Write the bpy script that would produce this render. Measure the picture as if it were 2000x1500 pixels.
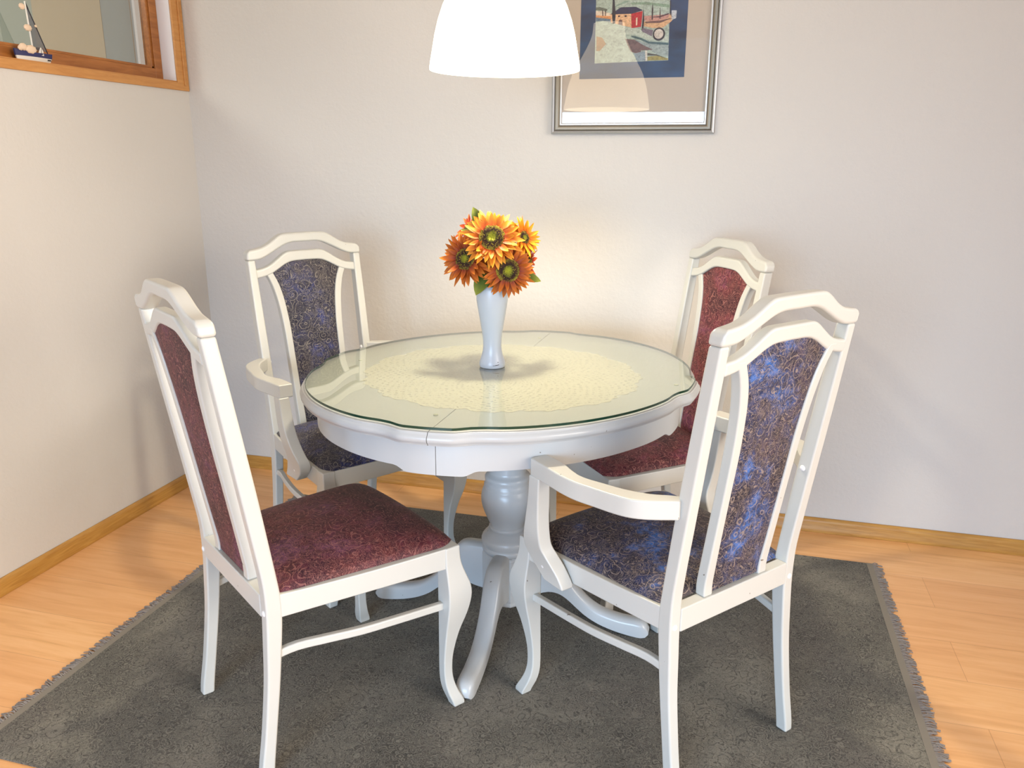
import bpy, bmesh, math, random
from mathutils import Vector, Matrix
random.seed(7)
for o in list(bpy.data.objects): bpy.data.objects.remove(o, do_unlink=True)
S = bpy.context.scene
C = S.collection
PI = math.pi

# ------------------------------------------------------------------ camera
def make_camera():
    yaw, pitch, roll, F = -.2651, .2722, .0047, 1567.08
    f = Vector((math.sin(yaw)*math.cos(pitch), math.cos(yaw)*math.cos(pitch), -math.sin(pitch)))
    r0 = Vector((math.cos(yaw), -math.sin(yaw), 0)); u0 = r0.cross(f)
    r = math.cos(roll)*r0 + math.sin(roll)*u0
    u = -math.sin(roll)*r0 + math.cos(roll)*u0
    cd = bpy.data.cameras.new('camera'); cam = bpy.data.objects.new('camera', cd); C.objects.link(cam)
    m = Matrix((r, u, -f)).transposed().to_4x4(); m.translation = Vector((2.0853, -2.8622, 1.289))
    cam.matrix_world = m
    cd.sensor_fit = 'HORIZONTAL'; cd.sensor_width = 36; cd.lens = F/2000*36; cd.clip_start = .02
    S.camera = cam
make_camera()

# ------------------------------------------------------------------ world, lights, exposure
S.view_settings.view_transform = 'Standard'
S.view_settings.look = 'None'
S.view_settings.gamma = 1
S.view_settings.use_curve_mapping = False
S.view_settings.exposure = -0.34
w = bpy.data.worlds.new('daylight'); S.world = w; w.use_nodes = True
w.node_tree.nodes['Background'].inputs[0].default_value = (.70, .84, 1.0, 1)
w.node_tree.nodes['Background'].inputs[1].default_value = 1.08
def area(name, loc, target, sx, sy, power, col):
    l = bpy.data.lights.new(name, 'AREA'); l.shape = 'RECTANGLE'; l.size = sx; l.size_y = sy
    l.energy = power; l.color = col
    o = bpy.data.objects.new(name, l); C.objects.link(o); o.location = loc
    o.rotation_euler = (Vector(target)-Vector(loc)).to_track_quat('-Z', 'Y').to_euler()
    return o
wd = area('window_daylight', (1.5, -6.1, 1.1), (2.2, 0, -.85), 2.6, 1.4, 52, (.52, .73, 1.0)); wd.data.spread = math.radians(68)
rl = area('left_wall_fill', (4.9, -2.6, 1.35), (0, -1.9, .75), 2.6, 1.9, 104, (1.0, .90, .80)); rl.data.spread = math.radians(96)  # added warm fill from the right to brighten the left wall, no actual lamp
area('other_room_fill', (-1.1, -1.4, 2.4), (-1.1, -.6, 0), .8, .8, 44, (1.0, .97, .9))  # added fill so the space behind the pane isn't black
# ------------------------------------------------------------------ helpers
def link(name, mesh, mat=None, parent=None):
    o = bpy.data.objects.new(name, mesh); C.objects.link(o)
    if mat is not None:
        for m in (mat if isinstance(mat, (list, tuple)) else [mat]): mesh.materials.append(m)
    if parent is not None: o.parent = parent
    return o
def smooth(me, on=True):
    for p in me.polygons: p.use_smooth = on
def fin(name, bm, mat, parent=None, bevel=0, seg=2, sm=True, ang=35, recalc=True):
    if recalc: bmesh.ops.recalc_face_normals(bm, faces=bm.faces)
    me = bpy.data.meshes.new(name); bm.to_mesh(me); bm.free()
    o = link(name, me, mat, parent)
    if sm:
        smooth(me)
        if not bevel:
            try: me.set_sharp_from_angle(angle=math.radians(ang))
            except Exception: pass
    if bevel:
        b = o.modifiers.new('bevel', 'BEVEL'); b.width = bevel; b.segments = seg; b.limit_method = 'ANGLE'
        b.angle_limit = math.radians(ang); b.harden_normals = True
    return o
def tag(o, label, cat, group=None):
    o['label'] = label; o['category'] = cat
    if group: o['group'] = group
    return o
def structure(o): o['kind'] = 'structure'; return o
def empty(name, loc, rz=0):
    o = bpy.data.objects.new(name, None); C.objects.link(o); o.location = loc; o.rotation_euler = (0, 0, rz)
    o.empty_display_size = .1
    return o
def box(bm, x0, x1, y0, y1, z0, z1):
    v = [bm.verts.new((x, y, z)) for z in (z0, z1) for x, y in ((x0, y0), (x1, y0), (x1, y1), (x0, y1))]
    for f in ((0, 3, 2, 1), (4, 5, 6, 7), (0, 1, 5, 4), (1, 2, 6, 5), (2, 3, 7, 6), (3, 0, 4, 7)):
        bm.faces.new([v[i] for i in f])
def loft(bm, loops, cap=True, closed=False):
    rows = [[bm.verts.new(p) for p in L] for L in loops]
    n = len(rows[0]); m = len(rows)
    for i in range(m if closed else m-1):
        a, b = rows[i], rows[(i+1) % m]
        for j in range(n):
            bm.faces.new((a[j], a[(j+1) % n], b[(j+1) % n], b[j]))
    if cap and not closed:
        bm.faces.new(rows[0][::-1]); bm.faces.new(rows[-1])
def lathe(bm, prof, c=(0, 0, 0), n=48, close=True):
    rows = [[bm.verts.new((c[0]+max(r, 1e-5)*math.cos(2*PI*k/n), c[1]+max(r, 1e-5)*math.sin(2*PI*k/n), c[2]+z)) for k in range(n)] for r, z in prof]
    for i in range(len(rows)-1):
        for k in range(n): bm.faces.new((rows[i][k], rows[i][(k+1) % n], rows[i+1][(k+1) % n], rows[i+1][k]))
    if close: bm.faces.new(rows[0][::-1]); bm.faces.new(rows[-1])
def interp(tab, t):
    """smooth interpolation (monotone-ish Catmull-Rom) in a table [(t, a, b, ...)]"""
    if t <= tab[0][0]: return list(tab[0][1:])
    if t >= tab[-1][0]: return list(tab[-1][1:])
    for i in range(len(tab)-1):
        if tab[i][0] <= t <= tab[i+1][0]: break
    p0 = tab[max(i-1, 0)]; p1 = tab[i]; p2 = tab[i+1]; p3 = tab[min(i+2, len(tab)-1)]
    h = p2[0]-p1[0]; s = (t-p1[0])/h
    out = []
    for k in range(1, len(p1)):
        m1 = (p2[k]-p0[k])/(p2[0]-p0[0]); m2 = (p3[k]-p1[k])/(p3[0]-p1[0])
        out.append((2*s**3-3*s**2+1)*p1[k]+(s**3-2*s**2+s)*h*m1+(-2*s**3+3*s**2)*p2[k]+(s**3-s**2)*h*m2)
    return out
def steps(a, b, n): return [a+(b-a)*i/n for i in range(n+1)]

# ------------------------------------------------------------------ materials
def srgb(r, g, b):
    f = lambda c: (c/255/12.92) if c/255 <= .04045 else ((c/255+.055)/1.055)**2.4
    return (f(r), f(g), f(b), 1)
class NT:
    def __init__(s, name):
        s.m = bpy.data.materials.new(name); s.m.use_nodes = True; s.t = s.m.node_tree; s.n = s.t.nodes
        s.p = s.n['Principled BSDF']; s.out = s.n['Material Output']
    def add(s, typ, ins=None, **kw):
        nd = s.n.new(typ)
        for k, v in kw.items(): setattr(nd, k, v)
        if ins:
            for k, v in ins.items():
                if isinstance(v, bpy.types.NodeSocket): s.t.links.new(v, nd.inputs[k])
                else: nd.inputs[k].default_value = v
        return nd
    def link(s, a, b): s.t.links.new(a, b)
    def coord(s, which='Object', scale=(1, 1, 1), loc=(0, 0, 0)):
        tc = s.add('ShaderNodeTexCoord'); mp = s.add('ShaderNodeMapping', {'Vector': tc.outputs[which]})
        mp.inputs['Scale'].default_value = scale; mp.inputs['Location'].default_value = loc
        return mp.outputs[0]
    def math(s, op, a, b=0.0, clamp=False):
        nd = s.add('ShaderNodeMath', operation=op, use_clamp=clamp)
        for i, v in enumerate((a, b)):
            if isinstance(v, bpy.types.NodeSocket): s.t.links.new(v, nd.inputs[i])
            else: nd.inputs[i].default_value = v
        return nd.outputs[0]
    def noise(s, vec, scale, detail=2, rough=.5, dist=0.0):
        return s.add('ShaderNodeTexNoise', {'Vector': vec, 'Scale': scale, 'Detail': detail, 'Roughness': rough, 'Distortion': dist})
    def ramp(s, fac, stops):
        nd = s.add('ShaderNodeValToRGB', {'Fac': fac}); cr = nd.color_ramp
        cr.elements[0].position = stops[0][0]; cr.elements[0].color = stops[0][1]
        cr.elements[1].position = stops[-1][0]; cr.elements[1].color = stops[-1][1]
        for p, c in stops[1:-1]:
            e = cr.elements.new(p); e.color = c
        return nd.outputs[0]
    def mix(s, fac, a, b):
        nd = s.add('ShaderNodeMix', data_type='RGBA')
        for k, v in ((0, fac), (6, a), (7, b)):
            if isinstance(v, bpy.types.NodeSocket): s.t.links.new(v, nd.inputs[k])
            else: nd.inputs[k].default_value = v
        return nd.outputs[2]
    def bump(s, h, strength=.3, dist=.002):
        nd = s.add('ShaderNodeBump', {'Height': h, 'Strength': strength, 'Distance': dist}); s.link(nd.outputs[0], s.p.inputs['Normal'])
    def set(s, **kw):
        for k, v in kw.items():
            k = k.replace('_', ' ')
            if isinstance(v, bpy.types.NodeSocket): s.link(v, s.p.inputs[k])
            else: s.p.inputs[k].default_value = v
        return s.m
W1 = (1, 1, 1, 1); K = (0, 0, 0, 1)

def m_plain(name, col, rough=.5, metal=0, spec=.5):
    t = NT(name); return t.set(Base_Color=col, Roughness=rough, Metallic=metal, Specular_IOR_Level=spec)

def m_wall():
    t = NT('plaster'); v = t.coord('Object')
    n1 = t.noise(v, 70, 3, .6); n2 = t.noise(v, 14, 2, .5); n3 = t.noise(v, 1.3, 2)
    col = t.mix(n3.outputs[0], srgb(206, 203, 198), srgb(212, 209, 204))
    h = t.math('ADD', t.math('MULTIPLY', n1.outputs[0], .6), t.math('MULTIPLY', n2.outputs[0], 1.0))
    t.bump(h, .34, .006)
    return t.set(Base_Color=col, Roughness=.85, Specular_IOR_Level=.2)
def m_floor():
    t = NT('beech_laminate'); v = t.coord('Object', loc=(.38, .0825, 0))
    br = t.add('ShaderNodeTexBrick', {'Vector': v, 'Color1': (0, 0, 0, 1), 'Color2': (1, 1, 1, 1), 'Mortar': (.5, .5, .5, 1), 'Scale': 1.0,
                                      'Mortar Size': .0008, 'Mortar Smooth': 0.0, 'Bias': 0.0, 'Brick Width': 1.9, 'Row Height': .186})
    br.offset = .35
    g = t.coord('Object', scale=(.9, 11, 1))
    grain = t.noise(g, 3.2, 5, .62, .6)
    g2 = t.noise(t.coord('Object', scale=(3, 90, 1)), 4, 3, .6)
    base = t.ramp(grain.outputs[0], [(.25, srgb(216, 160, 104)), (.5, srgb(236, 184, 126)), (.78, srgb(246, 200, 146))])
    base = t.mix(t.math('MULTIPLY', br.outputs['Color'], .35), base, srgb(214, 152, 100))
    base = t.mix(t.math('MULTIPLY', g2.outputs[0], .18), base, srgb(196, 130, 82))
    base = t.mix(t.math('MULTIPLY', br.outputs['Fac'], .42), base, srgb(150, 92, 52))
    t.bump(t.math('SUBTRACT', 1.0, br.outputs['Fac']), .15, .001)
    return t.set(Base_Color=base, Roughness=.36, Specular_IOR_Level=.45)
def m_wood(name, c1, c2, scale=(1, 1, 1), rough=.4, freq=8):
    t = NT(name); v = t.coord('Object', scale=scale)
    n = t.noise(v, freq, 4, .6, .8)
    return t.set(Base_Color=t.ramp(n.outputs[0], [(.3, c1), (.7, c2)]), Roughness=rough)
def m_paint(name='white_lacquer', col=(202, 202, 196), rough=.33, chips=True):
    t = NT(name); v = t.coord('Object')
    n = t.noise(v, 6, 3, .5)
    base = t.mix(n.outputs[0], srgb(*[c-6 for c in col]), srgb(*col))
    if chips:
        c = t.noise(v, 55, 2, .5, .3)
        m = t.math('GREATER_THAN', c.outputs[0], .772)
        base = t.mix(t.math('MULTIPLY', m, .8), base, srgb(92, 74, 58))
    t.bump(t.noise(v, 160, 2).outputs[0], .03, .001)
    return t.set(Base_Color=base, Roughness=rough, Specular_IOR_Level=.5, Coat_Weight=.15, Coat_Roughness=.2)
def swirl_lines(t, v, s1, s2, width, seed=0.0):
    """thin scrolling paisley-like contour lines"""
    w1 = t.noise(v, s2*.45, 2, .5, .8)
    sc = t.add('ShaderNodeVectorMath', {0: w1.outputs['Color']}, operation='SCALE'); sc.inputs[3].default_value = 1.5/s2
    ad = t.add('ShaderNodeVectorMath', {0: v, 1: sc.outputs[0]}, operation='ADD')
    vo = t.add('ShaderNodeTexVoronoi', {'Vector': ad.outputs[0], 'Scale': s2}, feature='F1')
    sep = t.add('ShaderNodeSeparateXYZ', {0: vo.outputs['Color']})
    d = t.math('ADD', t.math('MULTIPLY', vo.outputs['Distance'], 3.4), sep.outputs[0])
    a = t.math('ABSOLUTE', t.math('SUBTRACT', t.math('FRACT', d), .5))
    l1 = t.math('LESS_THAN', a, width)
    n2 = t.noise(v, s2*.9, 2, .55, 1.2)
    r2 = t.math('FRACT', t.math('MULTIPLY', n2.outputs[0], 11))
    l2 = t.math('LESS_THAN', t.math('ABSOLUTE', t.math('SUBTRACT', r2, .5)), width*1.05)
    msk = t.math('GREATER_THAN', t.noise(v, s1, 2).outputs[0], .52)
    l1m = t.math('MULTIPLY', l1, t.math('ADD', t.math('MULTIPLY', msk, .65), .35))
    l2m = t.math('MULTIPLY', l2, t.math('SUBTRACT', 1.0, t.math('MULTIPLY', msk, .75)))
    return t.math('MAXIMUM', l1m, l2m), a
def m_fabric(name, dark, mid, bright, line, brown, seed):
    t = NT(name); v = t.coord('Object', loc=(seed, seed*.7, seed*.3))
    pat, a = swirl_lines(t, v, 14, 30, .085)
    pat2, a2 = swirl_lines(t, t.coord('Object', loc=(seed+3, 1, 2)), 20, 62, .12)
    p = t.noise(v, 6.5, 4, .6, .5); q = t.noise(t.coord('Object', loc=(5+seed, 2, 1)), 4.5, 4, .62)
    base = t.ramp(p.outputs[0], [(.40, dark), (.52, mid), (.64, bright)])
    base = t.mix(t.ramp(q.outputs[0], [(.46, K), (.62, (.8, .8, .8, 1))]), base, brown)
    mott = t.noise(v, 60, 3, .65)
    base = t.mix(t.math('MULTIPLY', t.ramp(mott.outputs[0], [(.42, W1), (.58, K)]), .7), base, dark)
    base = t.mix(t.math('MULTIPLY', pat2, .26), base, line)
    base = t.mix(t.math('MULTIPLY', pat, .54), base, line)
    t.bump(t.math('ADD', t.math('MULTIPLY', pat, .7), t.noise(v, 400, 1).outputs[0]), .25, .001)
    return t.set(Base_Color=base, Roughness=.62, Specular_IOR_Level=.3, Sheen_Weight=.04, Sheen_Roughness=.4)
def m_rug():
    t = NT('rug_pile'); v = t.coord('Object')
    pat, a = swirl_lines(t, v, 9, 24, .12)
    pat2, a2 = swirl_lines(t, t.coord('Object', loc=(3, 1, 2)), 14, 52, .15)
    p = t.noise(v, 2.6, 5, .65, .4); q = t.noise(t.coord('Object', loc=(7, 1, 3)), 3.2, 3, .6)
    base = t.ramp(p.outputs[0], [(.38, srgb(66, 64, 59)), (.5, srgb(98, 95, 87)), (.62, srgb(136, 132, 120))])
    base = t.mix(t.ramp(q.outputs[0], [(.5, K), (.68, (.45, .45, .45, 1))]), base, srgb(94, 84, 80))
    weave = t.noise(v, 130, 3, .7)
    base = t.mix(t.math('MULTIPLY', weave.outputs[0], .75), base, srgb(78, 75, 68))
    base = t.mix(t.math('MULTIPLY', pat, .65), base, srgb(46, 44, 39))
    base = t.mix(t.math('MULTIPLY', pat2, .42), base, srgb(150, 147, 134))
    h = t.math('SUBTRACT', t.math('MULTIPLY', weave.outputs[0], .6), t.math('ADD', pat, t.math('MULTIPLY', pat2, -.5)))
    t.bump(h, .6, .004)
    return t.set(Base_Color=base, Roughness=.9, Specular_IOR_Level=.15, Sheen_Weight=.15)
def m_glass(name, tint, boost=1.0, ior=1.5, rough=0.0):
    t = NT(name)
    t.n.remove(t.p)
    tr = t.add('ShaderNodeBsdfTransparent', {'Color': tint}); gl = t.add('ShaderNodeBsdfGlossy', {'Roughness': rough})
    fr = t.add('ShaderNodeFresnel', {'IOR': ior})
    geo = t.add('ShaderNodeNewGeometry')      # reflect on the outer faces only
    front = t.math('SUBTRACT', 1.0, geo.outputs['Backfacing'])
    f = t.math('MULTIPLY', t.math('MULTIPLY', fr.outputs[0], boost, clamp=True), front)
    mx = t.add('ShaderNodeMixShader', {0: f, 1: tr.outputs[0], 2: gl.outputs[0]})
    t.link(mx.outputs[0], t.out.inputs[0])
    return t.m
def m_emit(name, col, s):
    t = NT(name)
    t.set(Base_Color=(.9, .88, .82, 1), Roughness=.25, Emission_Color=col, Emission_Strength=s)
    return t.m
def m_lace():
    t = NT('lace'); v = t.coord('Object')
    r = t.add('ShaderNodeVectorMath', {0: v}, operation='LENGTH').outputs['Value']
    sep = t.add('ShaderNodeSeparateXYZ', {0: v})
    ang = t.math('ARCTAN2', sep.outputs[1], sep.outputs[0])
    a = t.math('SINE', t.math('MULTIPLY', ang, 60)); b = t.math('SINE', t.math('MULTIPLY', r, 330))
    vo = t.add('ShaderNodeTexVoronoi', {'Vector': v, 'Scale': 70.0}, feature='DISTANCE_TO_EDGE')
    m = t.math('GREATER_THAN', t.math('MULTIPLY', a, b), .15)
    holes = t.math('MULTIPLY', m, t.math('GREATER_THAN', vo.outputs[0], .12))
    t.set(Base_Color=srgb(236, 233, 219), Roughness=.9)
    tr = t.add('ShaderNodeBsdfTransparent')
    mx = t.add('ShaderNodeMixShader', {0: t.math('ADD', t.math('MULTIPLY', holes, .22), .55), 1: t.p.outputs[0], 2: tr.outputs[0]})
    t.link(mx.outputs[0], t.out.inputs[0])
    return t.m
def m_attr(name, stops, rough=.6, noise=.0):
    t = NT(name); a = t.add('ShaderNodeAttribute', attribute_name='tint')
    f = a.outputs['Fac']
    if noise:
        n = t.noise(t.coord('Object'), 60, 2)
        f = t.math('ADD', f, t.math('MULTIPLY', t.math('SUBTRACT', n.outputs[0], .5), noise))
    return t.set(Base_Color=t.ramp(f, stops), Roughness=rough, Specular_IOR_Level=.3)

M = dict(
    wall=m_wall(), floor=m_floor(), ceiling=m_plain('ceiling_paint', srgb(236, 234, 230), .9),
    skirt=m_wood('skirting_wood', srgb(168, 118, 50), srgb(196, 148, 74), (2, 2, 30), .35, 4),
    sash=m_wood('window_wood', srgb(140, 84, 36), srgb(176, 114, 56), (12, 1.5, 12), .35, 5),
    trim=m_wood('window_trim_wood', srgb(186, 128, 68), srgb(206, 150, 86), (12, 1.5, 12), .4, 5),
    reveal=m_plain('white_reveal', srgb(226, 224, 228), .6),
    white=m_paint(), tablewhite=m_paint('table_lacquer', (188, 191, 192), .3), 
    topwhite=m_paint('table_top_lacquer', (240, 236, 206), .4, chips=False),
    pane=m_glass('window_glass', (.86, .88, .86, 1), 4.0),
    tglass=m_glass('table_glass', (.955, .97, .93, 1), 1.7), tedge=m_plain('glass_edge', srgb(24, 58, 44), .15),
    pglass=m_glass('picture_glass', (.97, .97, .97, 1), 1.7),
    navy=m_fabric('navy_paisley', srgb(20, 21, 40), srgb(38, 50, 88), srgb(52, 108, 186), srgb(168, 148, 132), srgb(62, 44, 48), 0.0),
    navydark=m_fabric('navy_paisley_dark', srgb(18, 20, 44), srgb(34, 38, 72), srgb(44, 58, 122), srgb(152, 144, 134), srgb(56, 50, 58), 2.0),
    maroon=m_fabric('maroon_paisley', srgb(42, 14, 30), srgb(78, 28, 44), srgb(96, 54, 80), srgb(160, 108, 100), srgb(86, 38, 38), 4.0),
    maroonred=m_fabric('maroon_paisley_red', srgb(50, 16, 30), srgb(100, 36, 50), srgb(116, 60, 88), srgb(172, 116, 106), srgb(112, 44, 46), 6.0),
    rug=m_rug(), rugband=m_plain('rug_band', srgb(128, 122, 112), .95), fringe=m_plain('fringe_yarn', srgb(138, 132, 128), .95),
    vase=m_plain('vase_glaze', srgb(184, 192, 203), .28), dark=m_plain('dark_mark', srgb(40, 36, 34), .6),
    shade=m_emit('lamp_glass', (1.0, .86, .66, 1), 5.0), bulb=m_emit('bulb', (1, .85, .6, 1), 20),
    chrome=m_plain('brushed_metal', srgb(190, 190, 190), .3, 1),
    silver=m_plain('silver_leaf', srgb(176, 180, 186), .34, .75), pewter=m_plain('antique_silver', srgb(134, 127, 114), .42, .7),
    lightsilver=m_plain('bright_silver', srgb(206, 204, 200), .3, .5),
    mat=m_plain('mat_board', srgb(200, 188, 174), .9), bluemat=None,
    lace=m_lace(), bumper=m_plain('clear_bumper', srgb(196, 200, 176), .3),
    screw=m_plain('screw_cap', srgb(236, 234, 232), .3),
)
def m_bluemat():
    t = NT('blue_mat'); n = t.noise(t.coord('Object', scale=(1, 1, 3)), 5, 4, .6)
    return t.set(Base_Color=t.ramp(n.outputs[0], [(.35, srgb(58, 66, 88)), (.65, srgb(66, 92, 132))]), Roughness=.8)
M['bluemat'] = m_bluemat()

# ------------------------------------------------------------------ room
ZF = -.003; ZC = 2.5
bm = bmesh.new(); box(bm, -2.6, 5.2, -6.2, .25, ZF-.1, ZF)
structure(fin('floor', bm, M['floor'], sm=False))
bm = bmesh.new(); box(bm, -2.6, 5.2, -6.2, .25, ZC, ZC+.1)
structure(fin('ceiling', bm, M['ceiling'], sm=False))
bm = bmesh.new(); box(bm, -2.6, 5.2, 0, .2, ZF, ZC)
structure(fin('wall_back', bm, M['wall'], sm=False))
# left wall with the interior window opening
WY0, WY1, WZ0, WZ1 = -1.62, -.0665, 1.5685, 2.32
T = .16
bm = bmesh.new()
box(bm, -T, 0, -6.2, 0, ZF, WZ0-.001); box(bm, -T, 0, -6.2, 0, WZ1, ZC)
box(bm, -T, 0, WY1+.001, 0, WZ0-.001, WZ1); box(bm, -T, 0, -6.2, WY0, WZ0-.001, WZ1)
structure(fin('wall_left', bm, M['wall'], sm=False))
bm = bmesh.new(); box(bm, 5.0, 5.2, -6.2, 0, ZF, ZC)
structure(fin('wall_right', bm, M['wall'], sm=False))
# the room seen through the window
bm = bmesh.new(); box(bm, -2.6, -2.5, -6.2, 0, ZF, ZC)
t_ = m_plain('other_room_wall', srgb(164, 168, 156), .9)
structure(fin('wall_behind_window', bm, t_, sm=False))
# skirting boards
def skirting(name, axis, a, b):
    prof = [(0, ZF), (.0155, ZF), (.0155, .012), (.0135, .016), (.0135, .036), (.011, .044), (.006, .0505), (0, .0505)]
    bm = bmesh.new(); loops = []
    for s in (a, b):
        loops.append([((s, -d, z) if axis == 'x' else (d, s, z)) for d, z in prof])
    loft(bm, loops)
    return structure(fin(name, bm, M['skirt'], bevel=.001, seg=1))
skirting('baseboard_back', 'x', 0.0, 5.0)
skirting('baseboard_left', 'y', -6.2, -.0155)

# interior window: trim on the wall, white reveal, brown sash and glass
win = structure(empty('window_1', (0, (WY0+WY1)/2, WZ0))); wo = Vector(win.location)
def wpart(name, boxes, mat, bevel=0, parent=None):
    bm = bmesh.new()
    for b in boxes:
        box(bm, b[0]-wo.x, b[1]-wo.x, b[2]-wo.y, b[3]-wo.y, b[4]-wo.z, b[5]-wo.z)
    return fin(name, bm, mat, parent or win, bevel=bevel, sm=bool(bevel))
TW = .0625
wpart('window_trim', [(0, .008, -.0665, -.004, WZ0-.029, WZ1+.03), (0, .008, WY0-TW, WY0, WZ0-.029, WZ1+.03),
                      (0, .0085, WY0, -.0665, WZ0-.029, WZ0), (0, .0085, WY0, -.0665, WZ1, WZ1+.03),
                      (.008, .012, -.033, -.024, WZ0-.01, WZ1)], M['trim'], .0015)
wpart('window_sill', [(-T, 0, WY0, WY1, WZ0-.001, WZ0+.004)], M['trim'])
wpart('window_reveal', [(-T, -.0005, WY1-.002, WY1+.0005, WZ0+.004, WZ1), (-T, -.0005, WY0-.0005, WY0+.002, WZ0+.004, WZ1), (-T, -.0005, WY0, WY1, WZ1-.002, WZ1)], M['reveal'])
sx0, sx1 = -.098, -.054
sy0, sy1, sz0, sz1 = WY0+.003, WY1-.003, WZ0+.005, WZ1-.004
fw = .040
wpart('window_sash', [(sx0, sx1, sy1-fw, sy1, sz0, sz1), (sx0, sx1, sy0, sy0+fw, sz0, sz1), (sx0, sx1, sy0+fw, sy1-fw, sz0, sz0+fw), (sx0, sx1, sy0+fw, sy1-fw, sz1-fw, sz1),
                      (sx1-.026, sx1-.006, sy1-fw-.012, sy1-fw, sz0+fw, sz1-fw), (sx1-.026, sx1-.006, sy0+fw, sy0+fw+.012, sz0+fw, sz1-fw), (sx1-.026, sx1-.006, sy0+fw, sy1-fw, sz0+fw, sz0+fw+.009)], M['sash'], .002)
wpart('window_pane', [(sx1-.034, sx1-.030, sy0+.02, sy1-.02, sz0+.02, sz1-.02)], M['pane'])
# flat colour bands behind the pane: beige, grey-green, cool grey
bm = bmesh.new(); box(bm, -.668, -.345, -.02, -.0005, ZF, ZC)
structure(fin('wall_panel_behind_window', bm, m_plain('beige_band', srgb(186, 168, 142), .9), sm=False))
bm = bmesh.new(); box(bm, -2.5, -.668, -.018, -.0004, ZF, ZC)
structure(fin('wall_green_behind_window', bm, m_plain('grey_green_band', srgb(158, 164, 154), .9), sm=False))
bm = bmesh.new(); box(bm, -.345, -T, -.018, -.0004, ZF, ZC)
structure(fin('wall_grey_behind_window', bm, m_plain('cool_grey_band', srgb(150, 154, 154), .9), sm=False))

# ------------------------------------------------------------------ rug
RX0, RX1, RY0, RY1 = .515, 2.60, -1.715, -.222
rug = empty('area_rug', ((RX0+RX1)/2, (RY0+RY1)/2, 0))
tag(rug, 'dark grey carved scroll pattern area rug with fringed ends under the table', 'rug')
ox, oy = rug.location.x, rug.location.y
bm = bmesh.new(); box(bm, RX0-ox, RX1-ox, RY0-oy, RY1-oy, ZF, .002)
fin('rug_pile', bm, M['rug'], rug, sm=False)
for xa in (RX0-.012, RX1-.006):
    bm = bmesh.new(); box(bm, xa-ox, xa+.018-ox, RY0-oy, RY1-oy, ZF+.0002, .0026); fin('rug_binding', bm, M['rugband'], rug, sm=False)
for side in (-1, 1):
    bm = bmesh.new(); y = RY0
    while y < RY1:
        x0 = (RX0-.010 if side < 0 else RX1+.010)-ox
        L = random.uniform(.016, .034); dy = random.uniform(-.012, .012); th = random.uniform(.0010, .0018)
        zt = random.uniform(.001, .0035)
        p = [Vector((x0, y-oy, .0)), Vector((x0+side*L*.5, y+dy*.4-oy, zt)), Vector((x0+side*L, y+dy-oy, -.0012))]
        loops = [[q+Vector((0, -th, -th*.6)), q+Vector((0, th, -th*.6)), q+Vector((0, th, th)), q+Vector((0, -th, th))] for q in p]
        loft(bm, loops); y += random.uniform(.0022, .0038)
    f = fin('fringe', bm, M['fringe'], rug, sm=False); f['kind'] = 'stuff'

# ------------------------------------------------------------------ chairs
ZJ, YJ = .98, -.077
def yrear(z): return 0.0 if z < .45 else -(z-.45)/(ZJ-.45)*(-YJ)
REAR = [  # z, y_rear, y_front, x_outer, x_inner
    (0, -.040, -.011, .199, .174), (.03, -.037, -.008, .199, .173), (.107, -.024, .003, .198, .171), (.228, -.009, .020, .197, .169), (.317, -.003, .030, .1965, .167),
    (.375, 0, .035, .1965, .1665), (.42, 0, .0345, .197, .1665), (.46, -.002, .030, .197, .167), (.52, -.010, .022, .1975, .168), (.65, -.029, .004, .1985, .170),
    (.80, -.051, -.019, .2, .1725), (.978, -.0767, -.047, .2, .1755)]
FRONT = [  # z, x_in, x_out, y_rear, y_front
    (0, .222, .250, .424, .455), (.012, .219, .250, .421, .453), (.035, .209, .240, .415, .444), (.06, .203, .231, .412, .438), (.09, .2015, .2275, .411, .4355),
    (.135, .202, .229, .411, .438), (.196, .203, .238, .411, .450), (.25, .204, .249, .411, .468), (.29, .204, .2545, .411, .476), (.32, .204, .254, .411, .4745),
    (.35, .204, .249, .411, .464), (.38, .204, .2445, .411, .4545), (.41, .204, .243, .411, .451), (.4258, .204, .243, .411, .451)]
R2TOP = [(0, .9985), (.045, .9985), (.060, .9975), (.075, .9915), (.105, .9722), (.122, .9615), (.138, .9545), (.155, .9495), (.18, .947)]
R2BOT = [(0, .967), (.05, .965), (.075, .957), (.1, .9435), (.125, .931), (.15, .924), (.18, .919)]
CRTOP = [(0, 1.056), (.068, 1.0552), (.080, 1.0525), (.095, 1.0448), (.125, 1.0258), (.15, 1.0155), (.175, 1.011), (.190, 1.009), (.197, 1.005), (.202, .996)]
CRBOT = [(0, 1.0265), (.045, 1.026), (.07, 1.020), (.09, 1.011), (.11, 1.001), (.13, .991), (.155, .981), (.175, .978), (.202, .978)]
STILE = [(.425, .099, .073), (.55, .101, .078), (.66, .103, .081), (.755, .106, .083), (.825, .112, .089), (.865, .119, .095), (.90, .128, .104), (.928, .140, .116), (.945, .150, .124)]
ARM = [  # y, x_outer, x_inner, z_top
    (-.030, .199, .176, .6715), (-.012, .207, .181, .6720), (.008, .236, .197, .6725), (.03, .262, .220, .6725), (.055, .279, .236, .672), (.09, .289, .250, .671),
    (.13, .296, .260, .670), (.175, .306, .272, .670), (.215, .309, .272, .671), (.26, .307, .262, .672), (.30, .304, .259, .672), (.332, .3015, .260, .672)]
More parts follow.
